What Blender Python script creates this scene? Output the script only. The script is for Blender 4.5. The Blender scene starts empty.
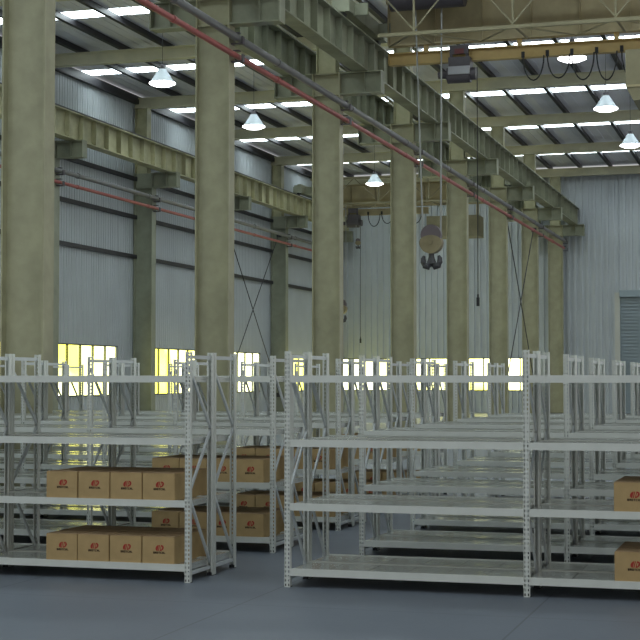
import bpy, bmesh, math, random
from mathutils import Vector, Matrix
random.seed(7)
S = bpy.context.scene
COL = S.collection
PI = math.pi
R = math.radians

# ---------------------------------------------------------------- materials
def mat(name, col, rough=0.5, metal=0.0, var=0.0, vscale=3.0, bump=0.0, bscale=40.0, spec=0.5, col2=None, stretch=None, rvar=0.0, coat=0.0):
    m = bpy.data.materials.new(name); m.use_nodes = True
    nt = m.node_tree; N = nt.nodes; L = nt.links
    b = N['Principled BSDF']
    b.inputs['Base Color'].default_value = (*col, 1)
    b.inputs['Roughness'].default_value = rough
    b.inputs['Metallic'].default_value = metal
    b.inputs['Specular IOR Level'].default_value = spec
    b.inputs['Coat Weight'].default_value = coat
    tc = N.new('ShaderNodeTexCoord'); mp = N.new('ShaderNodeMapping')
    L.new(tc.outputs['Object'], mp.inputs['Vector'])
    if stretch: mp.inputs['Scale'].default_value = stretch
    if var or col2:
        n = N.new('ShaderNodeTexNoise'); n.inputs['Scale'].default_value = vscale; n.inputs['Detail'].default_value = 6
        n.inputs['Roughness'].default_value = 0.6
        L.new(mp.outputs[0], n.inputs['Vector'])
        r = N.new('ShaderNodeValToRGB')
        c2 = col2 or tuple(c*(1-var) for c in col)
        c1 = col if col2 else tuple(min(1, c*(1+var)) for c in col)
        r.color_ramp.elements[0].position = .32; r.color_ramp.elements[0].color = (*c2, 1)
        r.color_ramp.elements[1].position = .68; r.color_ramp.elements[1].color = (*c1, 1)
        L.new(n.outputs['Fac'], r.inputs['Fac']); L.new(r.outputs['Color'], b.inputs['Base Color'])
        if rvar:
            mr = N.new('ShaderNodeMapRange'); mr.inputs[3].default_value = rough-rvar; mr.inputs[4].default_value = rough+rvar
            L.new(n.outputs['Fac'], mr.inputs[0]); L.new(mr.outputs[0], b.inputs['Roughness'])
    if bump:
        n2 = N.new('ShaderNodeTexNoise'); n2.inputs['Scale'].default_value = bscale; n2.inputs['Detail'].default_value = 3
        L.new(mp.outputs[0], n2.inputs['Vector'])
        bp = N.new('ShaderNodeBump'); bp.inputs['Strength'].default_value = bump; bp.inputs['Distance'].default_value = 0.01
        L.new(n2.outputs['Fac'], bp.inputs['Height']); L.new(bp.outputs[0], b.inputs['Normal'])
    return m

def emis(name, col, strength):
    m = mat(name, col, .4)
    b = m.node_tree.nodes['Principled BSDF']
    b.inputs['Emission Color'].default_value = (*col, 1)
    b.inputs['Emission Strength'].default_value = strength
    return m

M = {}
M['olive'] = mat('olive_steel_paint', (.335, .322, .208), .5, var=.13, vscale=2.2, bump=.25, bscale=9)
M['olive_dull'] = mat('aged_olive_paint', (.275, .29, .215), .55, var=.14, vscale=1.6, bump=.2, bscale=9)
M['girder'] = mat('green_grey_girder_paint', (.245, .255, .18), .5, var=.28, vscale=1.1, bump=.2)
M['girder_tan'] = mat('tan_girder_paint', (.40, .385, .235), .5, var=.3, vscale=1.1, bump=.2)
M['rafter'] = mat('pale_olive_rafter_paint', (.60, .575, .40), .5, var=.12, vscale=1.1)
M['crane'] = mat('faded_crane_yellow', (.40, .335, .19), .55, var=.15, vscale=1.5)
M['crane_light'] = mat('faded_crane_lattice', (.24, .215, .125), .55, var=.15, vscale=2)
M['hoist_rail'] = mat('ochre_hoist_rail_paint', (.47, .33, .12), .5, var=.12, vscale=2)
M['wall'] = mat('blue_grey_wall_sheet', (.475, .51, .535), .42, metal=.15, var=.07, vscale=.5)
M['ceil'] = mat('grey_roof_sheet', (.74, .74, .78), .7, var=.06, vscale=.6)
M['dark'] = mat('dark_purlin_steel', (.025, .024, .028), .5, var=.2)
M['rack'] = mat('pale_grey_rack_paint', (.62, .645, .605), .28, var=.05, vscale=4)
M['brace'] = mat('galvanised_brace', (.52, .555, .56), .42, var=.06, vscale=5)
M['deck'] = mat('glossy_shelf_deck', (.66, .68, .65), .19, metal=.55, var=.03, vscale=.8, rvar=.02)
M['seam'] = mat('shelf_seam', (.30, .30, .28), .5)
M['carton'] = mat('brown_cardboard', (.43, .305, .148), .85, var=.10, vscale=6, bump=.1, bscale=60, spec=.2)
M['carton_top'] = mat('brown_cardboard_flap', (.36, .25, .14), .85, var=.10, vscale=6, spec=.2)
M['tape'] = mat('carton_joint', (.12, .075, .04), .8)
M['red_ink'] = mat('red_print', (.36, .045, .035), .8, spec=.2)
M['black_ink'] = mat('black_print', (.035, .022, .018), .8, spec=.2)
M['red_pipe'] = mat('red_pipe_paint', (.36, .085, .075), .42, var=.1, vscale=3)
M['grey_pipe'] = mat('grey_pipe_paint', (.16, .16, .16), .4, var=.1, vscale=3)
M['cable'] = mat('steel_cable', (.33, .34, .33), .4, metal=.3)
M['rubber'] = mat('black_rubber', (.015, .015, .017), .7)
M['hoist'] = mat('hoist_dark_grey_paint', (.085, .075, .085), .5, var=.15)
M['hoist_pale'] = mat('hoist_pale_drum', (.36, .36, .38), .4)
M['hook'] = mat('dark_forged_steel', (.055, .055, .06), .5, var=.15)
M['sheave'] = mat('brown_purple_sheave_guard', (.12, .095, .105), .5)
M['block'] = mat('tan_block_cheek', (.24, .20, .11), .55, var=.15)
M['shade'] = mat('white_lamp_shade', (.62, .70, .76), .4)
M['shutter'] = mat('blue_grey_shutter', (.30, .36, .40), .5, metal=.2)
M['cream'] = mat('pale_door_frame', (.52, .52, .47), .55)
M['mullion'] = mat('dark_window_frame', (.10, .11, .10), .5)
M['lamp_glow'] = emis('lamp_diffuser_glow', (1, 1, 1), 9)
M['sky_panel'] = emis('translucent_roof_panel', (.84, .97, 1.0), 9.5)

def window_mat():
    m = bpy.data.materials.new('daylit_yellow_glass'); m.use_nodes = True
    N = m.node_tree.nodes; L = m.node_tree.links; b = N['Principled BSDF']
    tc = N.new('ShaderNodeTexCoord'); n = N.new('ShaderNodeTexNoise'); n.inputs['Scale'].default_value = .35; n.inputs['Detail'].default_value = 2
    L.new(tc.outputs['Object'], n.inputs['Vector'])
    r = N.new('ShaderNodeValToRGB')
    e = r.color_ramp.elements
    e[0].position = .40; e[0].color = (1, .95, .11, 1); e[1].position = .58; e[1].color = (1, 1, .55, 1)
    L.new(n.outputs['Fac'], r.inputs['Fac'])
    L.new(r.outputs['Color'], b.inputs['Emission Color']); L.new(r.outputs['Color'], b.inputs['Base Color'])
    b.inputs['Emission Strength'].default_value = 4.0; b.inputs['Roughness'].default_value = .15
    return m
M['window'] = window_mat()

def floor_mat():
    m = bpy.data.materials.new('blue_grey_epoxy_floor'); m.use_nodes = True
    N = m.node_tree.nodes; L = m.node_tree.links; b = N['Principled BSDF']
    tc = N.new('ShaderNodeTexCoord')
    n = N.new('ShaderNodeTexNoise'); n.inputs['Scale'].default_value = .9; n.inputs['Detail'].default_value = 8; n.inputs['Roughness'].default_value = .7
    L.new(tc.outputs['Object'], n.inputs['Vector'])
    r = N.new('ShaderNodeValToRGB'); r.color_ramp.elements[0].position = .3; r.color_ramp.elements[0].color = (.118, .136, .165, 1)
    r.color_ramp.elements[1].position = .7; r.color_ramp.elements[1].color = (.140, .160, .192, 1)
    L.new(n.outputs['Fac'], r.inputs['Fac'])
    sx = N.new('ShaderNodeSeparateXYZ'); L.new(tc.outputs['Object'], sx.inputs[0])
    def line(out, off, pitch, w):
        a = N.new('ShaderNodeMath'); a.operation = 'ADD'; a.inputs[1].default_value = off; L.new(out, a.inputs[0])
        p = N.new('ShaderNodeMath'); p.operation = 'PINGPONG'; p.inputs[1].default_value = pitch/2; L.new(a.outputs[0], p.inputs[0])
        c = N.new('ShaderNodeMath'); c.operation = 'LESS_THAN'; c.inputs[1].default_value = w; L.new(p.outputs[0], c.inputs[0])
        return c.outputs[0]
    lx = line(sx.outputs[0], 1.86, 2.26, .008); ly = line(sx.outputs[1], -11.35, 4.86, .006)
    mx = N.new('ShaderNodeMath'); mx.operation = 'MAXIMUM'; L.new(lx, mx.inputs[0]); L.new(ly, mx.inputs[1])
    mi = N.new('ShaderNodeMixRGB'); L.new(mx.outputs[0], mi.inputs[0]); L.new(r.outputs[0], mi.inputs[1]); mi.inputs[2].default_value = (.075, .085, .10, 1)
    L.new(mi.outputs[0], b.inputs['Base Color'])
    b.inputs['Roughness'].default_value = .42
    n2 = N.new('ShaderNodeTexNoise'); n2.inputs['Scale'].default_value = 30; L.new(tc.outputs['Object'], n2.inputs['Vector'])
    bp = N.new('ShaderNodeBump'); bp.inputs['Strength'].default_value = .12; bp.inputs['Distance'].default_value = .01
    L.new(n2.outputs['Fac'], bp.inputs['Height']); L.new(bp.outputs[0], b.inputs['Normal'])
    return m
M['floor'] = floor_mat()

# ---------------------------------------------------------------- mesh helpers
class MB:
    def __init__(s): s.v = []; s.f = []; s.m = []
    def box(s, a, b, mi=0, T=None):
        (x0, y0, z0), (x1, y1, z1) = a, b
        n = len(s.v)
        P = [(x0,y0,z0),(x1,y0,z0),(x1,y1,z0),(x0,y1,z0),(x0,y0,z1),(x1,y0,z1),(x1,y1,z1),(x0,y1,z1)]
        if T: P = [tuple(T @ Vector(p)) for p in P]
        s.v += P
        for q in ((0,3,2,1),(4,5,6,7),(0,1,5,4),(1,2,6,5),(2,3,7,6),(3,0,4,7)):
            s.f.append(tuple(n+i for i in q)); s.m.append(mi)
        return s
    def bar(s, p, q, w, h=None, mi=0):            # square bar between two points
        p, q = Vector(p), Vector(q); h = h or w
        d = (q-p); Ln = d.length; d.normalize()
        u = Vector((0,0,1)) if abs(d.z) < .95 else Vector((0,1,0))
        sx = d.cross(u).normalized(); sy = sx.cross(d).normalized()
        T = Matrix.Translation(p) @ Matrix((( *sx, 0),( *d, 0),( *sy, 0),(0,0,0,1))).transposed()
        return s.box((-w/2, 0, -h/2), (w/2, Ln, h/2), mi, T)
    def tube(s, pts, r, n=8, mi=0, caps=True):
        pts = [Vector(p) for p in pts]; rings = []
        for i, p in enumerate(pts):
            d = (pts[min(i+1, len(pts)-1)] - pts[max(i-1, 0)]).normalized()
            u = Vector((0,0,1)) if abs(d.z) < .9 else Vector((0,1,0))
            a = d.cross(u).normalized(); b = a.cross(d).normalized()
            rr = r[i] if isinstance(r, (list, tuple)) else r
            st = len(s.v)
            for k in range(n):
                t = 2*PI*k/n; s.v.append(tuple(p + a*math.cos(t)*rr + b*math.sin(t)*rr))
            rings.append(st)
        for a0, b0 in zip(rings, rings[1:]):
            for k in range(n):
                s.f.append((a0+k, a0+(k+1)%n, b0+(k+1)%n, b0+k)); s.m.append(mi)
        if caps:
            s.f.append(tuple(rings[0]+k for k in reversed(range(n)))); s.m.append(mi)
            s.f.append(tuple(rings[-1]+k for k in range(n))); s.m.append(mi)
        return s
    def lathe(s, prof, n=24, c=(0,0,0), mi=0):     # profile of (radius, z)
        rings = []
        for r_, z in prof:
            rings.append(len(s.v))
            for k in range(n):
                t = 2*PI*k/n; s.v.append((c[0]+r_*math.cos(t), c[1]+r_*math.sin(t), c[2]+z))
        for a0, b0 in zip(rings, rings[1:]):
            for k in range(n):
                s.f.append((a0+k, a0+(k+1)%n, b0+(k+1)%n, b0+k)); s.m.append(mi)
        return s
    def prism(s, outline, y0, y1, mi=0):           # outline in XZ, thickness along Y
        n = len(outline); st = len(s.v)
        s.v += [(x, y0, z) for x, z in outline] + [(x, y1, z) for x, z in outline]
        s.f.append(tuple(range(st, st+n))); s.m.append(mi)
        s.f.append(tuple(reversed(range(st+n, st+2*n)))); s.m.append(mi)
        for k in range(n):
            j = (k+1) % n
            s.f.append((st+k, st+n+k, st+n+j, st+j)); s.m.append(mi)
        return s
    def mesh(s, name, mats, smooth=False):
        me = bpy.data.meshes.new(name); me.from_pydata(s.v, [], s.f)
        for m in (mats if isinstance(mats, (list, tuple)) else [mats]): me.materials.append(m)
        for p, i in zip(me.polygons, s.m): p.material_index = i
        if smooth:
            for p in me.polygons: p.use_smooth = True
        bm = bmesh.new(); bm.from_mesh(me); bmesh.ops.recalc_face_normals(bm, faces=bm.faces); bm.to_mesh(me); bm.free()
        if smooth: me.set_sharp_from_angle(angle=R(40))
        return me
    def build(s, name, mats, parent=None, loc=(0,0,0), smooth=False):
        return put(name, s.mesh(name, mats, smooth), parent, loc)

def put(name, me, parent=None, loc=(0,0,0), rz=0):
    o = bpy.data.objects.new(name, me); COL.objects.link(o)
    o.location = loc; o.rotation_euler = (0, 0, rz)
    if parent: o.parent = parent
    return o
def tag(o, label=None, cat=None, group=None, kind=None):
    if label: o['label'] = label
    if cat: o['category'] = cat
    if group: o['group'] = group
    if kind: o['kind'] = kind
    return o
def thing(name, label, cat, loc=(0,0,0), group=None):
    o = bpy.data.objects.new(name, None); COL.objects.link(o); o.location = loc; o.empty_display_size = .2
    return tag(o, label, cat, group)
def copy_tree(o, parent=None):
    c = o.copy(); COL.objects.link(c)
    if parent: c.parent = parent
    for ch in list(o.children): copy_tree(ch, c)
    return c

# ---------------------------------------------------------------- measures
XW, YE = -23.88, 79.1            # inner faces of left wall and end wall
XM = -11.27                     # middle column row
XR = 1.2                        # the roof reaches the (unseen) right column row
ROWS = [21.35 + 8.13*i for i in range(8)]        # column stations
ROOF = 12.75
YF = -2.89                      # near edge of the roof

# ---------------------------------------------------------------- setting
tag(MB().box((-25, -6, -.2), (9, YE+.4, 0)).build('floor', M['floor']), kind='structure')

sky_y = [s + 4.065 for s in ROWS[:-1]] + [21.35-4.04, 21.35-12.12, 21.35-20.2]
def ceiling():
    mb = MB(); ys = sorted(sky_y); y = YF-6
    for c in ys + [None]:
        y1 = (c-.42) if c is not None else YE+.3
        # trapezoid ribs run down the slope (along X is the ridge here), shallow
        mb.box((XW-.1, y, ROOF), (XR, y1, ROOF+.05))
        x = XW+.2
        while x < XR-.1:
            mb.box((x, y, ROOF-.012), (x+.05, y1, ROOF)); x += .375
        if c is not None: y = c+.42
    return mb.build('ceiling', M['ceil'])
tag(ceiling(), kind='structure')
wn = 1
for c in sorted(sky_y):
    mb = MB(); x = XW-.1; k = 0
    while x < XR-.01:
        x1 = min(x+.78, XR); d = .05 if k % 2 else 0
        mb.box((x, c-.42+d, ROOF+.004), (x1, c+.42+d, ROOF+.03)); x = x1; k += 1
    tag(mb.build('window_%d' % wn, M['sky_panel']), kind='structure'); wn += 1

def corr(u0, u1, z0, z1, pitch, depth, axis, sgn, plane):
    """corrugated sheet: ribs stand out of the plane by depth; real thickness behind it"""
    prof = []; u = u0
    while u < u1 - 1e-6:
        for du, h in ((0, 0), (.5, 0), (.56, 1), (.94, 1)):
            if u+du*pitch < u1: prof.append((u+du*pitch, h*depth))
        u += pitch
    prof.append((u1, 0))
    mb = MB()
    def P(a, h, z): return (plane+sgn*h, a, z) if axis == 'y' else (a, plane+sgn*h, z)
    n = len(prof)
    for a, h in prof: mb.v += [P(a, h, z0), P(a, h, z1)]
    for i in range(n-1):
        mb.f.append((2*i, 2*i+2, 2*i+3, 2*i+1)); mb.m.append(0)
    return mb
def slab(mb, u0, u1, z0, z1, axis, plane, sgn, th=.08):
    if axis == 'y': mb.box((min(plane, plane-sgn*th)-.0, u0, z0), (max(plane-.002*sgn, plane-sgn*th) if sgn < 0 else plane-.002, u1, z1))
    else: mb.box((u0, plane+.002, z0), (u1, plane+th, z1))
def wall_piece(all_mb, u0, u1, z0, z1, pitch, axis, plane, sgn):
    c = corr(u0, u1, z0, z1, pitch, .02 if axis == 'y' else .085, axis, sgn, plane)
    n = len(all_mb.v); all_mb.v += c.v; all_mb.f += [tuple(i+n for i in f) for f in c.f]; all_mb.m += c.m
    if axis == 'y': all_mb.box((plane-.08, u0, z0), (plane-.004, u1, z1))
    else: all_mb.box((u0, plane+.004, z0), (u1, plane+.08, z1))
W0, W1 = 1.14, 2.93
# left wall, with one strip window in every bay
lw = MB(); segs = []
for i in range(-1, 8):
    y0 = 21.35 + 8.08*i
    segs.append((y0+1.58, y0+6.72))
y = 5.0
for a, b in segs:
    if a >= YE: break
    b = min(b, YE-.3)
    wall_piece(lw, y, a, 0, 12.6, .20, 'y', XW, 1)
    wall_piece(lw, a, b, 0, W0, .20, 'y', XW, 1); wall_piece(lw, a, b, W1+.07, 12.6, .20, 'y', XW, 1)
    y = b
wall_piece(lw, y, YE+.02, 0, 12.6, .20, 'y', XW, 1)
tag(lw.build('wall_left', M['wall']), kind='structure')
for a, b in segs:
    if a >= YE-1: break
    mb = MB(); fr = MB()
    mb.box((XW-.05, a, W0), (XW-.04, b, W1+.07))
    n = 5; w = (b-a)/n
    for k in range(n+1):
        yy = min(max(a+k*w, a+.03), b-.03); fr.box((XW-.06, yy-.035, W0), (XW+.03, yy+.035, W1+.07))
    fr.box((XW-.06, a, W0), (XW+.04, b, W0+.05)); fr.box((XW-.06, a, W1+.02), (XW+.04, b, W1+.07))
    w_ = mb.build('window_%d' % wn, M['window']); tag(w_, kind='structure'); wn += 1
    fr.build('window_frame', M['mullion'], w_)
# end wall with a long strip window left of the middle columns, and a roller door to the right
ew = MB(); EX0, EX1 = -22.9, -12.3; DX0, DX1, DZ = -8.12, -3.2, 6.05
wall_piece(ew, XW, EX0, 0, 12.6, .33, 'x', YE, -1)
wall_piece(ew, EX0, EX1, 0, W0, .33, 'x', YE, -1); wall_piece(ew, EX0, EX1, W1-.06, 12.6, .33, 'x', YE, -1)
wall_piece(ew, EX1, DX0, 0, 12.6, .33, 'x', YE, -1); wall_piece(ew, DX0, DX1, DZ, 12.6, .33, 'x', YE, -1)
wall_piece(ew, DX1, XR, 0, 12.6, .33, 'x', YE, -1)
tag(ew.build('wall_back', M['wall']), kind='structure')
mb = MB(); fr = MB(); mb.box((EX0, YE+.04, W0), (EX1, YE+.05, W1-.06))
n = 11; w = (EX1-EX0)/n
for k in range(n+1):
    xx = min(max(EX0+k*w, EX0+.03), EX1-.03); fr.box((xx-.03, YE-.03, W0), (xx+.03, YE+.06, W1-.06))
fr.box((EX0, YE-.04, W0), (EX1, YE+.06, W0+.05)); fr.box((EX0, YE-.04, W1-.11), (EX1, YE+.06, W1-.06))
w_ = mb.build('window_%d' % wn, M['window']); tag(w_, kind='structure'); fr.build('window_frame', M['mullion'], w_)
# roller door
d = MB(); z = 0.0
while z < DZ-.05:
    d.box((DX0, YE, z), (DX1, YE+.05, z+.17))
    d.box((DX0, YE-.08, z+.03), (DX1, YE, z+.11)); z += .17
door = d.build('door_1', M['shutter']); tag(door, kind='structure')
MB().box((DX0-.26, YE-.14, 0), (DX0, YE+.04, DZ+.12)).box((DX1, YE-.14, 0), (DX1+.26, YE+.04, DZ+.12)).build('door_frame', M['cream'], door)
MB().box((DX0, YE-.3, DZ-.12), (DX1, YE-.02, DZ+.22)).build('shutter_box', M['shutter'], door)
# dark girts and eaves beam on the left wall
tn = 1
for z in (3.4, 4.92, 6.43, 7.95, 9.42):
    if z < 6: continue
    tag(MB().box((XW+.03, 5, z-.075), (XW+.13, YE, z+.075)).build('trim_%d' % tn, M['dark']), kind='structure'); tn += 1
tag(MB().box((XW+.03, 5, 12.3), (XW+.2, YE, 12.6)).build('trim_%d' % tn, M['dark']), kind='structure'); tn += 1

# ---------------------------------------------------------------- rafters and purlins
colpos = ['first and nearest', 'second', 'third', 'fourth', 'fifth', 'sixth', 'seventh', 'farthest']
ordn = ['nearest', 'second', 'third', 'fourth', 'fifth', 'sixth', 'seventh', 'eighth', 'ninth', 'tenth', 'eleventh', 'twelfth', 'thirteenth', 'fourteenth', 'fifteenth', 'sixteenth', 'seventeenth']
rafm = MB().box((XW+.02, -.15, 12.13), (XR, .15, 12.17)).box((XW+.02, -.15, 12.49), (XR, .15, 12.53)).box((XW+.02, -.06, 12.17), (XR, .06, 12.49))
rafme = rafm.mesh('roof_rafter', M['rafter'])
for i, y in enumerate(ROWS[1:]):
    yy = min(y, YE-.25)
    o = put('roof_rafter', rafme, None, (0, yy, 0))
    pl = 'in front of the end wall' if i == 6 else 'over the %s column of the middle row' % colpos[i+1]
    tag(o, 'olive roof beam across the hall, %s' % pl, 'beam', 'olive roof beams')
pum = MB().box((-.035, 14, 12.53), (.035, YE, ROOF-.022)).box((-.07, 14, 12.53), (.07, YE, 12.56)).mesh('roof_purlin', M['dark'])
k = 0; x = XW+1.63
PX = []
while x < XR: PX.append(x); x += 1.53
for k, x in enumerate(PX):
    o = put('roof_purlin', pum, None, (x, 0, 0))
    if x < XM: lb = 'thin dark roof purlin over the left bay of the hall, %s from the left wall' % (ordn[k] if k else 'nearest')
    else:
        j = k - sum(1 for q in PX if q < XM)
        lb = 'thin dark roof purlin over the right bay, %s one right of the middle column row' % ('first' if j == 0 else ordn[j])
    tag(o, lb, 'purlin', 'dark roof purlins')

# ---------------------------------------------------------------- columns (H section: web faces the camera, flanges left and right)
def hsec(mb, hw, fl, t, z0, z1, cx=0):
    mb.box((cx-hw, -fl, z0), (cx-hw+t, fl, z1)); mb.box((cx+hw-t, -fl, z0), (cx+hw, fl, z1))
    mb.box((cx-hw+t, -.03, z0), (cx+hw-t, .03, z1))
shaft_mid = MB(); hsec(shaft_mid, .37, .17, .03, .04, 9.63)
shaft_mid.box((-.32, -.15, 9.05), (.32, .15, 9.08)).box((-.32, -.15, 9.6), (.32, .15, 9.63))
shaft_mid = shaft_mid.mesh('shaft', M['olive'])
up_mid = MB(); hsec(up_mid, .26, .17, .025, 9.63, 12.13); up_mid = up_mid.mesh('upper_shaft', M['girder_tan'])
base_mid = MB().box((-.48, -.32, 0), (.48, .32, .04))
for a in (-1, 1):
    for b in (-1, 1): base_mid.tube([(a*.42, b*.26, .04), (a*.42, b*.26, .1)], .02)
base_mid = base_mid.mesh('base_plate', M['dark'])
def corbel_mesh(x0, x1, end):
    mb = MB()
    mb.box((x0, -.17, 9.60), (x1, .17, 9.63)); mb.box((x0, -.17, 9.06), (x1, .17, 9.09)); mb.box((x0, -.02, 9.09), (x1, .02, 9.60))
    e = x1 if end > 0 else x0
    mb.box((min(e, e-end*.03), -.175, 9.05), (max(e, e-end*.03), .175, 9.635))
    m_ = e - end*.45
    mb.box((m_-.012, -.165, 9.09), (m_+.012, .165, 9.60))
    return mb.mesh('corbel', M['girder'])
cr = corbel_mesh(.37, 1.47, 1); cl = corbel_mesh(-1.4, -.37, -1)
brk = MB()
for z in (8.42, 8.79): brk.box((.37, -.06, z-.13), (.62, .06, z-.10)).box((.60, -.06, z-.13), (.63, .06, z+.03)).box((.37, -.06, z+.1), (.55, .06, z+.12))
brk = brk.mesh('pipe_bracket', M['hoist'])
colpos = ['first and nearest', 'second', 'third', 'fourth', 'fifth', 'sixth', 'seventh', 'farthest']
cols = []
for i, y in enumerate(ROWS):
    yy = min(y, YE-.25)
    t = thing('steel_column', 'broad olive steel column of the middle row, %s from the left' % colpos[i], 'column', (XM, yy, 0), 'middle row of olive columns')
    put('shaft', shaft_mid, t); put('upper_shaft', up_mid, t); put('corbel', cr, t); put('corbel', cl, t); put('base_plate', base_mid, t); put('pipe_bracket', brk, t)
shaft_l = MB(); hsec(shaft_l, .38, .2, .03, .04, 9.63); shaft_l.box((-.32, -.15, 9.05), (.32, .15, 9.08)); shaft_l = shaft_l.mesh('shaft', M['olive_dull'])
up_l = MB(); hsec(up_l, .25, .2, .025, 9.63, 12.13, -.09); up_l = up_l.mesh('upper_shaft', M['girder_tan'])
cl2 = corbel_mesh(.38, 1.38, 1)
for i, y in enumerate(ROWS[2:], 2):
    yy = min(y, YE-.25)
    side = {2: 'behind the nearest middle column', 3: 'standing just right of the nearest middle column', 4: 'standing between the first two middle columns',
            5: 'hidden behind the second middle column', 6: 'standing between the second and third middle columns', 7: 'in the corner by the end wall'}[i]
    t = thing('wall_column', 'dull green-grey steel column along the left wall, %s' % side, 'column', (-23.45, yy, 0), 'columns along the left wall')
    put('shaft', shaft_l, t); put('upper_shaft', up_l, t); put('corbel', cl2, t); put('base_plate', base_mid, t); put('pipe_bracket', brk, t, (.01, 0, -.15))

# ---------------------------------------------------------------- crane girders
def girder(xc, y0, y1, label, m):
    t = thing('crane_girder', label, 'girder', (xc, 0, 0), 'runway girders of the cranes')
    mb = MB().box((-.2, y0, 9.635), (.2, y1, 9.665)).box((-.22, y0, 10.5), (.22, y1, 10.535)).box((-.02, y0, 9.665), (.02, y1, 10.5))
    y = y0+.02
    while y < y1:
        mb.box((-.18, y-.008, 9.665), (.18, y+.008, 10.5)); y += 1.01
    mb.build('beam', m, t)
    MB().box((-.05, y0, 10.535), (.05, y1, 10.56)).box((-.015, y0, 10.56), (.015, y1, 10.63)).box((-.035, y0, 10.63), (.035, y1, 10.66)).build('rail', M['hook'], t)
girder(-10.36, 19, YE-.1, 'deep green-grey ribbed crane girder on the right side of the middle columns', M['girder'])
girder(-12.24, 19, YE-.1, 'deep green-grey ribbed crane girder on the left side of the middle columns', M['girder'])
girder(-22.52, 30, YE-.1, 'tan ribbed crane girder running along the left wall', M['girder_tan'])

# ---------------------------------------------------------------- pipes
def pipe(x, z, y0, y1, r, m, label, grp):
    mb = MB().tube([(0, y0, 0), (0, y1, 0)], r, 12)
    y = y0+3
    while y < y1: mb.tube([(0, y, 0), (0, y+.12, 0)], r*1.22, 12); y += 6
    o = mb.build('pipe', m, None, (x, 0, z), smooth=True); tag(o, label, 'pipe', grp)
pipe(-10.79, 8.42, 17, 77.9, .06, M['red_pipe'], 'red pipe bracketed to the right side of the middle columns, under the grey one', 'pipes on the columns')
pipe(-10.77, 8.79, 17, 77.9, .08, M['grey_pipe'], 'grey pipe running above the red one along the middle columns', 'pipes on the columns')
pipe(-22.96, 8.27, 32, YE-.2, .06, M['red_pipe'], 'red pipe running low along the left wall columns', 'pipes on the columns')
pipe(-22.95, 8.65, 32, YE-.2, .08, M['grey_pipe'], 'grey pipe above the red one along the left wall columns', 'pipes on the columns')

# ---------------------------------------------------------------- tie rods
def brace(x, y0, y1, z0, z1, label):
    mb = MB().tube([(x, y0, z0), (x, y1, z1)], .022, 6).tube([(x+.06, y1, z0), (x+.06, y0, z1)], .022, 6)
    for yy in (y0, y1):
        for zz in (z0, z1): mb.box((x-.08, yy-.06, zz-.1), (x+.14, yy+.06, zz+.1))
    tag(mb.build('cross_brace', M['dark']), label, 'brace', 'thin crossed tie rods')
brace(-23.4, ROWS[5]+.3, ROWS[6]-.3, 1.0, 8.7, 'thin crossed tie rods against the left wall, behind the second middle column')
brace(XM+.2, ROWS[5]+.3, ROWS[6]-.3, 1.3, 8.6, 'thin crossed tie rods between the sixth and seventh middle columns')

# ---------------------------------------------------------------- high bay lamps
lampshade = MB().lathe([(.05, .50), (.13, .50), (.16, .44), (.38, .10), (.41, .06), (.41, .03), (.385, .03), (.385, .06), (.15, .42), (.05, .46)], 28).mesh('lamp_shade', M['shade'], True)
housing = MB().lathe([(.001, .64), (.07, .64), (.09, .60), (.09, .50), (.001, .50)], 20).mesh('lamp_housing', M['hoist'], True)
diff = MB().lathe([(.001, -.06), (.28, -.05), (.36, -.01), (.43, .015), (.43, .05), (.37, .06), (.001, .06)], 28).mesh('diffuser', M['lamp_glow'], True)
def cordm(h): return MB().tube([(0, 0, .64), (0, 0, h)], .008, 6).mesh('cord', M['rubber'])
lamps = []
for nm, x in (('left', -17.6), ('right', -5.52)):
    for i, y in enumerate(ROWS[2:7]):
        lamps.append((nm, x, y+4.065 if i < 9 else y, i))
names_l = {0: 'just left of the second middle column', 1: 'just right of the second middle column', 2: 'half hidden by the third middle column', 3: 'small, above the far crane', 4: 'farthest, at the end wall'}
names_r = {0: 'only its glow showing under the ochre rail', 1: 'largest full cone in the right bay', 2: 'smaller one near the right edge', 3: 'farther one', 4: 'farthest one'}
for nm, x, y, i in lamps:
    zb = 10.48
    if i == 4 or (nm == 'right' and i == 3): continue
    t = thing('high_bay_lamp', 'white cone ceiling lamp on a cord, %s' % (names_l if nm == 'left' else names_r)[i], 'lamp', (x, y, zb), 'high bay lamps of the %s bay' % nm)
    put('lamp_shade', lampshade, t); put('lamp_housing', housing, t); put('diffuser', diff, t); put('cord', cordm(2.55), t)
    t.scale = (.9, .9, .9)

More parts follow.
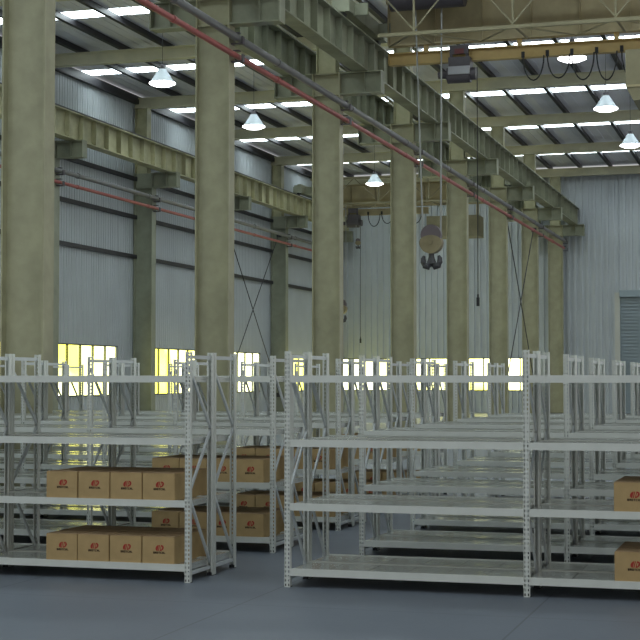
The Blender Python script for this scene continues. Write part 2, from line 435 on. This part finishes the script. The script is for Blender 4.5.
# ---------------------------------------------------------------- bridge cranes
def bridge_crane(x0, x1, yn, yf, zb, label, zt=11.75, gz=.18, noff=.95, rail_end=None, rail_mat='hoist_rail'):
    t = thing('bridge_crane', label, 'crane', ((x0+x1)/2, yf, 0), 'overhead bridge cranes')
    ox, oy = (x0+x1)/2, yf
    a, b = x0-ox+.45, x1-ox-.45
    # main plate girder
    mb = MB().box((a, -.012, zb+gz), (b, .012, zt)).box((a, -.12, zb+gz), (b, .12, zb+gz+.03)).box((a, -.25, zt), (b, .25, zt+.04))
    x = a
    while x < b: mb.box((x-.01, -.12, zb+gz+.03), (x+.01, .12, zt)); x += 1.25
    mb.build('main_girder', M['crane'], t)
    # near vertical lattice and the horizontal lattice that ties it to the girder
    yo = yn-yf; mb = MB()
    mb.bar((a+.3, yo, zb-.03), (b, yo, zb-.03), .07, .09); mb.bar((a, yo, zt), (b, yo, zt), .09, .11)
    step = 2.45; x = a+noff; prev = None
    while x < b:
        mb.bar((x, yo, zb), (x, yo, zt), .05)
        mb.bar((x, yo, zb+.05), (x+step/2, yo, zt), .035); mb.bar((x, yo, zb+.05), (x-step/2 if x-step/2 > a else a, yo, zt), .035)
        xr = min(x+step/2, b)
        mb.bar((x, yo, zb), (xr, 0, zb+gz), .035); mb.bar((max(x-step/2, a), 0, zb+gz), (x, yo, zb), .035)
        mb.bar((x, yo, zb), (x, 0, zb+gz), .045)
        x += step
    mb.build('lattice_truss', M['crane_light'], t)
    # hoist rail under the girder
    re_ = (b-.3) if rail_end is None else rail_end-ox
    hr = MB().box((a, -.11, zb-.32), (re_, .11, zb-.29)).box((a, -.11, zb-.03), (re_, .11, zb)).box((a, -.012, zb-.29), (re_, .012, zb-.03))
    hr.box((a, -.11, zb-.32), (a+.02, .11, zb))
    x = a+1
    while x < re_-.2: hr.box((x-.06, -.05, zb), (x+.06, .05, zb+gz)); x += 2.45
    hr.build('hoist_rail', M[rail_mat], t)
    for sx, xx in ((-1, x0-ox), (1, x1-ox)):
        c = MB().box((xx-.17, yo-.7, 10.78), (xx+.17, .75, 11.12)).box((xx-.1, yo-.45, 11.12), (xx+.1, .4, 11.2))
        c.box((xx-.22, yo-.72, 10.76), (xx+.22, yo-.3, 11.05)).box((xx-.22, .3, 10.76), (xx+.22, .72, 11.05))
        c.box((min(xx, xx-sx*.5), yo-.05, 10.8), (max(xx, xx-sx*.5), yo+.05, 11.1)).box((min(xx, xx-sx*.5), -.05, 10.8), (max(xx, xx-sx*.5), .05, 11.1))
        co = c.build('end_carriage', M['girder'], t)
        for yy in (yo-.5, .5):
            MB().tube([(xx-.06, yy, 10.82), (xx+.06, yy, 10.82)], .16, 16).build('wheel', M['hook'], co, smooth=True)
    return t, ox, oy

c1, ox, oy = bridge_crane(-10.36, .25, 36.4, 38.7, 10.29, 'large near overhead crane with brown plate girder and lattice, across the top right', noff=1.22)
# festoon cable loops hung under the near hoist rail
def festoon(parent, x0, n, w, drop, y, z, r=.018):
    mb = MB()
    for i in range(n):
        a = x0+i*w; ww = w*random.uniform(.8, .98); dd = drop*random.uniform(.75, 1.1)
        pts = [(a+ww*(.5-.5*math.cos(PI*k/12)) if True else 0, y, z-dd*math.sin(PI*k/12)) for k in range(13)]
        mb.tube(pts, r, 6)
        mb.box((a-.04, y-.03, z-.03), (a+.04, y+.03, z+.12))
    return mb.build('festoon_cable', M['rubber'], parent, smooth=True)
festoon(c1, -6.0-ox-.35, 6, .62, .78, -.16, 9.98)
MB().tube([(-2.45-ox+1.9*k/14-.9, -.17, 10.0-.55*math.sin(PI*k/14)) for k in range(15)], .02, 6).build('festoon_cable', M['rubber'], c1, smooth=True)
# hanging cabinet at the right end of the near crane
cb = MB().prism([(-3.6-ox, 8.72), (-3.6-ox, 9.6), (-1.9-ox, 9.6), (-1.9-ox, 8.38), (-3.42-ox, 8.38)], -2.0, -.5)
cab = cb.build('control_cabin', M['crane_light'], c1)
MB().box((-3.58-ox, -2.03, 8.7), (-1.92-ox, -2.0, 8.75)).build('cabin_rim', M['crane'], cab)
for hx in (-3.2, -2.2): MB().bar((hx-ox, -1.9, 9.6), (hx-ox, -2.25, 10.29), .08).build('hanger', M['crane'], cab)

# main trolley with drum on the near crane, and its hook block
tt = thing('crane_trolley', 'dark cable drum trolley inside the near crane, at the top edge of the view', 'trolley', (-8.6, 37.5, 10.9))
MB().tube([(-.95, 0, .6), (.95, 0, .6)], .38, 20).build('drum', M['hoist'], tt, smooth=True)
MB().box((-1.1, -.9, .85), (-.98, 1.0, 1.1)).box((.98, -.9, .85), (1.1, 1.0, 1.1)).box((-1.1, -1.0, .9), (1.1, -.85, 1.1)).box((-1.06, -.1, .4), (-.98, .1, .9)).box((.98, -.1, .4), (1.06, .1, .9)).build('trolley_frame', M['crane'], tt)

def hook_block(x, y, ztop, r, label, cable_top, cabs, grp=None):
    t = thing('hook_block', label, 'hook', (x, y, ztop-2.6*r), grp)
    # sheave guard (upper) and cheek plates (lower), axis along Y
    up = [(.93*r*math.cos(a), 1.67*r+.93*r*math.sin(a)) for a in [2*PI*k/28 for k in range(28)]]
    lo = [(r*1.03*math.cos(a), r+r*1.03*math.sin(a)*(1 if a > PI else .62)) for a in [2*PI*k/28 for k in range(28)]]
    MB().prism(up, -.36*r, .36*r).build('sheave_guard', M['sheave'], t)
    c = MB().prism([(x_, z_) for x_, z_ in lo], -.46*r, .46*r); ax = [(.2*r*math.cos(2*PI*k/12), r+.2*r*math.sin(2*PI*k/12)) for k in range(12)]
    c.prism(ax, -.6*r, .6*r); c.build('cheek_plate', M['block'], t)
    h = MB().tube([(0, 0, -.02*r), (0, 0, -.3*r)], .26*r, 12)
    s_ = r/.28*.95
    for sg in (-1, 1):
        pts = [(0, 0, -.05*s_), (sg*.02*s_, 0, -.16*s_), (sg*.04*s_, 0, -.27*s_), (sg*.10*s_, 0, -.345*s_), (sg*.18*s_, 0, -.32*s_), (sg*.225*s_, 0, -.23*s_), (sg*.225*s_, 0, -.13*s_), (sg*.195*s_, 0, -.06*s_)]
        h.tube(pts, [q*s_*1.2 for q in (.055, .062, .08, .085, .078, .066, .052, .03)], 12)
    h.build('hook', M['hook'], t, smooth=True)
    cm = MB()
    for dx, top_dx in cabs: cm.tube([(dx, 0, 1.7*r), (top_dx, 0, cable_top-(ztop-2.6*r))], .022 if r > .2 else .016, 6)
    cm.build('cable', M['cable'], t)
    return t
hook_block(-8.56, 37.7, 5.66, .28, 'big double hook with round tan pulley block hanging on two cables, centre', 11.2, [(-.22, -.40), (.24, .28)])

def hoist(x, y, z, s, label, grp, pend, hookz=None):
    t = thing('electric_hoist', label, 'hoist', (x, y, z), grp)
    MB().box((-.3*s, -.22*s, -.30*s), (.3*s, .24*s, -.02*s)).box((-.26*s, -.2*s, -.02*s), (-.18*s, -.13*s, .3*s)).box((.18*s, -.2*s, -.02*s), (.26*s, -.13*s, .3*s)).box((-.26*s, -.23*s, .06*s), (.26*s, -.15*s, .3*s)).build('housing', M['hoist'], t)
    MB().tube([(-.36*s, 0, -.48*s), (.28*s, 0, -.48*s)], .22*s, 18).tube([(.28*s, 0, -.46*s), (.44*s, 0, -.46*s)], .17*s, 16).tube([(-.62*s, 0, -.46*s), (-.36*s, 0, -.46*s)], .10*s, 12).build('motor', M['hoist'], t, smooth=True)
    MB().box((-.30*s, -.26*s, -.50*s), (.30*s, -.2*s, -.28*s)).build('cover_plate', M['hoist_pale'] if y < 50 else M['hoist'], t)
    MB().box((-.12*s, -.25*s, .06*s), (.14*s, -.23*s, .2*s)).build('name_plate', mat('dull_red_plate', (.16, .04, .04), .6) if y < 50 else M['hoist'], t)
    if pend is not None:
        dx, zb = pend
        p = MB().tube([(dx, -.1, -.3*s), (dx, -.1, zb-z+.3)], .012, 6).build('pendant_cable', M['rubber'], t)
        MB().box((dx-.035, -.135, zb-z), (dx+.035, -.065, zb-z+.22)).box((dx-.02, -.12, zb-z+.22), (dx+.02, -.08, zb-z+.30)).build('pendant_control', M['rubber'], t)
    return t
hoist(-7.97, 38.55, 10.05, .94, 'dark grey electric hoist under the ochre rail of the near crane', 'electric hoists', (.45, 3.62))

c2, ox2, oy2 = bridge_crane(-22.52, -12.24, 70.8, 73.6, 10.25, 'far overhead crane of the left bay, low behind the columns', zt=11.45, gz=.08, rail_end=-16.85, rail_mat='crane')
festoon(c2, -19.9-ox2, 4, .7, .6, -.16, 9.98, .022)
MB().box((-16.75-ox2, -.9, 8.68), (-14.2-ox2, .5, 9.7)).build('control_cabin', M['crane_light'], c2)
for hx in (-15.0, -14.35): MB().bar((hx-ox2, -.25, 9.7), (hx-ox2, -.25, 10.4), .1).build('hanger', M['crane'], c2)
hoist(-20.62, 73.4, 9.98, .95, 'small dark electric hoist under the far crane, left of the fourth middle column', 'electric hoists', (.36, 3.55))
hook_block(-20.3, 73.0, 8.74, .13, 'small tan hook block hanging below the far hoist', 9.4, [(-.1, -.1), (.1, .1)])
hook_block(-20.95, 72.2, 5.7, .29, 'dark hook block hanging low from the far crane beside the third middle column', 10.3, [(-.25, -.25), (.25, .25)])

# ---------------------------------------------------------------- racking
BAY, DEP, H = 2.04, .575, 2.0
LEV = [.156, .708, 1.247, 1.793]
X0L, X0R, Y0, PITCH = -4.985, -4.075, 12.40, 2.37

def post_mesh():
    mb = MB(); w = .05; d = .045; t = .003
    p = .0375; sw, sh = .011, .021
    xs = [-.025, -.0195, -.0085, .0085, .0195, .025]
    for a, b in ((0, 1), (2, 3), (4, 5)): mb.box((xs[a], 0, 0), (xs[b], t, H))
    n = int(H/p); z = 0
    for a, b in ((1, 2), (3, 4)):
        for k in range(n+1):
            z0 = k*p-(p-sh)/2 ; z1 = z0+(p-sh); z0 = max(z0, 0); z1 = min(z1, H)
            if z1 > z0: mb.box((xs[a], 0, z0), (xs[b], t, z1))
    mb.box((-.025, t, 0), (-.022, d, H)); mb.box((.022, t, 0), (.025, d, H))
    mb.box((-.022, d-t, 0), (-.013, d, H)); mb.box((.013, d-t, 0), (.022, d, H))
    return mb.mesh('post', M['rack'])
post_me = post_mesh()
foot_me = MB().box((-.03, .003, 0), (.03, .05, .004)).box((-.024, .006, .004), (.024, .055, .028)).mesh('foot', M['rubber'])
# the frame lies in the YZ plane: local y 0..DEP
fm = MB()
nodes = [(0.03, .75), (DEP-.03, .12), (DEP-.03, 1.30), (.03, 1.86)]
def strut(a, b): fm.bar((0, a[0], a[1]), (0, b[0], b[1]), .018, .028)
strut((.03, .745), (DEP-.03, .12)); strut((.03, .765), (DEP-.03, 1.30)); strut((.03, 1.86), (DEP-.03, 1.33))
fm.bar((0, .03, 1.955), (0, DEP-.03, 1.955), .02, .032); fm.bar((0, .03, .075), (0, DEP-.03, .075), .02, .03)
frame_me = fm.mesh('upright_frame', M['brace'])
# shelf: folded deck with edge lips, seams between the deck trays; beams front and back
W = BAY-.05
def deck_mesh():
    mb = MB(); n = 6; w = W/n
    for k in range(n):
        mb.box((k*w+.003, .03, -.028), ((k+1)*w-.003, DEP-.03, -.006))
        mb.box((k*w, .03, -.03), (k*w+.003, DEP-.03, -.012), 1)
    mb.box((0, .045, -.058), (.03, DEP-.045, -.03)); mb.box((W-.03, .045, -.058), (W, DEP-.045, -.03))
    mb.box((W*.33, .03, -.05), (W*.33+.03, DEP-.03, -.028)); mb.box((W*.66, .03, -.05), (W*.66+.03, DEP-.03, -.028))
    return mb.mesh('shelf', [M['deck'], M['seam']])
deck_me = deck_mesh()
def beam_mesh():
    mb = MB().box((0, 0, -.06), (W, .004, 0)).box((0, .004, -.004), (W, .032, 0)).box((0, .004, -.06), (W, .032, -.056)).box((0, .028, -.056), (W, .032, -.004))
    for x in (-.004, W+.001): mb.box((x, -.002, -.10), (x+.003, .04, .02))
    mb.box((0, -.003, -.085), (.003, .03, .015)); mb.box((W-.003, -.003, -.085), (W, .03, .015))
    return mb.mesh('beam', M['rack'])
beam_me = beam_mesh()

def rack(xr, y, nb, label, grp):
    """a run of nb bays whose right-hand end is at xr; front face at y"""
    t = thing('storage_rack', label, 'rack', (xr-nb*BAY/2, y, 0), grp)
    ox = -nb*BAY/2
    for k in range(nb+1):
        f = put('upright_frame', frame_me, t, (ox+k*BAY, 0, 0))
        put('post', post_me, f); p = put('post', post_me, f, (0, DEP, 0), PI)
        put('foot', foot_me, f); put('foot', foot_me, f, (0, DEP, 0), PI)
    for k in range(nb):
        for z in LEV:
            s = put('shelf', deck_me, t, (ox+k*BAY+.025, 0, z))
            put('beam', beam_me, s, (0, 0, 0)); put('beam', beam_me, s, (W, DEP, 0), PI)
    return t
rown = ['nearest', 'second', 'third', 'fourth', 'farthest']
NBL = [2, 3, 3, 4, 4]
for r in range(5):
    y = Y0+r*PITCH
    for h in range(2):
        yy = y + h*(DEP+.012)
        half = 'front half' if h == 0 else 'rear half'
        rack(X0L-(.03 if r else 0), yy, NBL[r], 'pale grey steel shelving left of the aisle, %s of the %s double row' % (half, rown[r]), 'shelving left of the aisle')
        nb = 2
        rack(X0R+nb*BAY-(.05 if r > 1 else 0), yy, nb, 'pale grey steel shelving right of the aisle, %s of the %s double row' % (half, rown[r]), 'shelving right of the aisle')

# ---------------------------------------------------------------- cartons
BW, BD, BH = .302, .385, .235
def carton_proto():
    t = thing('cardboard_box', 'x', 'box')
    mb = MB()
    mb.box((-BW/2, 0, 0), (BW/2, BD, BH))
    me = mb.mesh('carton', [M['carton']])
    bm = bmesh.new(); bm.from_mesh(me); bmesh.ops.bevel(bm, geom=list(bm.edges), offset=.004, segments=2, affect='EDGES'); bm.to_mesh(me); bm.free()
    put('carton', me, t)
    # top flaps meeting along the middle
    MB().box((-BW/2+.004, .003, BH), (BW/2-.004, BD/2-.003, BH+.004)).box((-BW/2+.004, BD/2+.003, BH), (BW/2-.004, BD-.003, BH+.004)).build('flap', M['carton_top'], t)
    # logo: slanted round mark with cuts, 60 mm wide
    cx, cz, y = .012, .140, -.0012
    lg = MB()
    def half(sign, x_in, x_out, n=10):
        pts = [(cx+x_in, cz-.026), ]
        out = []
        for k in range(n+1):
            a = -PI/2 + PI*k/n
            out.append((cx + x_in + sign*(x_out-x_in)*sign*math.cos(a), cz+.026*math.sin(a)))
        return out
    def D(x_in, x_out, r_, mb_):
        n = 12; o = []; i_ = []
        for k in range(n+1):
            a = -PI/2+PI*k/n
            o.append((cx+x_in+(x_out-x_in)*math.cos(a), cz+r_*math.sin(a)))
        o = [(x_+.25*(z_-cz), z_) for x_, z_ in o]
        mb_.prism(o, y, 0)
    def C(x_in, x_out, r_, mb_):
        n = 12; o = []
        for k in range(n+1):
            a = PI/2+PI*k/n
            o.append((cx+x_in+(x_in-x_out)*math.cos(a), cz+r_*math.sin(a)))
        o = [(x_+.25*(z_-cz), z_) for x_, z_ in o]
        mb_.prism(o, y, 0)
    C(-.013, -.036, .026, lg)
    D(.008, .040, .027, lg)
    lg.prism([(cx-.0085-.0065, cz-.026), (cx-.0005-.0065, cz-.026), (cx-.0005+.0065, cz+.026), (cx-.0085+.0065, cz+.026)], y, 0)
    lg.build('logo_mark', M['red_ink'], t)
    cut = MB(); cut.prism([(cx+.012, cz-.012), (cx+.020, cz-.012), (cx+.026, cz+.012), (cx+.018, cz+.012)], y-.0008, y)
    cut.build('logo_counter', M['carton'], t)
    # line of small bold lettering, too blurred in the photo to read: strokes of seven characters
    tx = MB(); gx = cx-.058; hh = .018; zz = .090; wv = .005
    glyphs = ['BL', 'RL', 'OL', 'TL', 'CL', 'HL', 'LL']
    shapes = {'B': 'lrtmb', 'R': 'lrtm', 'O': 'lrtb', 'T': 'ct', 'C': 'ltb', 'H': 'lrm', 'L': 'lb'}
    for g in glyphs:
        s_ = shapes[g[0]]; x0, x1 = gx, gx+.0135
        if 'l' in s_: tx.box((x0, y, zz), (x0+wv, 0, zz+hh))
        if 'r' in s_: tx.box((x1-wv, y, zz), (x1, 0, zz+hh))
        if 'c' in s_: tx.box(((x0+x1-wv)/2, y, zz), ((x0+x1+wv)/2, 0, zz+hh))
        if 't' in s_: tx.box((x0, y, zz+hh-.004), (x1, 0, zz+hh))
        if 'm' in s_: tx.box((x0, y, zz+hh/2-.002), (x1, 0, zz+hh/2+.002))
        if 'b' in s_: tx.box((x0, y, zz), (x1, 0, zz+.004))
        gx += .0166
    tx.build('lettering', M['black_ink'], t)
    return t
proto = carton_proto(); first = [True]
posn = {4: ['leftmost', 'second', 'third', 'rightmost']}
def cartons(xr, yfront, z, n, back, where, total=4):
    for h in range(2):
        for k in range(n):
            o = proto if first[0] else copy_tree(proto); first[0] = False
            jx = random.uniform(-.002, .002)
            x = xr - (total-k)*.310 + BW/2 + (.004 if h else 0)
            if h and k == 0: x += .0
            o.location = (x+jx, yfront + h*(BD+.012) + random.uniform(0, .004), z-.0055)
            o.rotation_euler.z = R(random.uniform(-.5, .5))
            nm = posn[4][k] if total == 4 else ''
            tag(o, 'brown box, %s in the %s line, %s' % (nm, 'front' if h == 0 else 'rear', where), 'box', 'cardboard boxes on the racks')
for r in range(5):
    y = Y0+r*PITCH
    for li, z in ((0, LEV[0]), (1, LEV[1])):
        wh = '%s shelf, %s row left of aisle' % ('bottom' if li == 0 else 'second', rown[r])
        cartons(X0L-.12, y+.012, z, 4, True, wh)
for r in range(3):
    y = Y0+r*PITCH
    for li, z in ((0, LEV[0]), (1, LEV[1])):
        wh = '%s shelf, %s row right of aisle' % ('bottom' if li == 0 else 'second', rown[r])
        cartons(X0R+2*BAY-.10, y+.012, z, 2 if r == 0 else 1, True, wh)

# ---------------------------------------------------------------- light
w = bpy.data.worlds.new('World'); S.world = w; w.use_nodes = True
w.node_tree.nodes['Background'].inputs[0].default_value = (.98, .99, .97, 1)
w.node_tree.nodes['Background'].inputs[1].default_value = .55

# ---------------------------------------------------------------- camera
cam = bpy.data.cameras.new('camera'); co = bpy.data.objects.new('camera', cam); COL.objects.link(co)
F = 1530.0
cam.sensor_width = 36; cam.sensor_height = 36; cam.sensor_fit = 'HORIZONTAL'; cam.lens = 36*F/640
cam.clip_end = 300; cam.clip_start = .1
co.location = (0, 0, 1.763)
co.rotation_euler = (PI/2 + math.atan(59/F), 0, R(16.97))
S.camera = co
S.view_settings.view_transform = 'Standard'; S.view_settings.look = 'None'
S.view_settings.gamma = 1; S.view_settings.use_curve_mapping = False
S.view_settings.exposure = 0.0
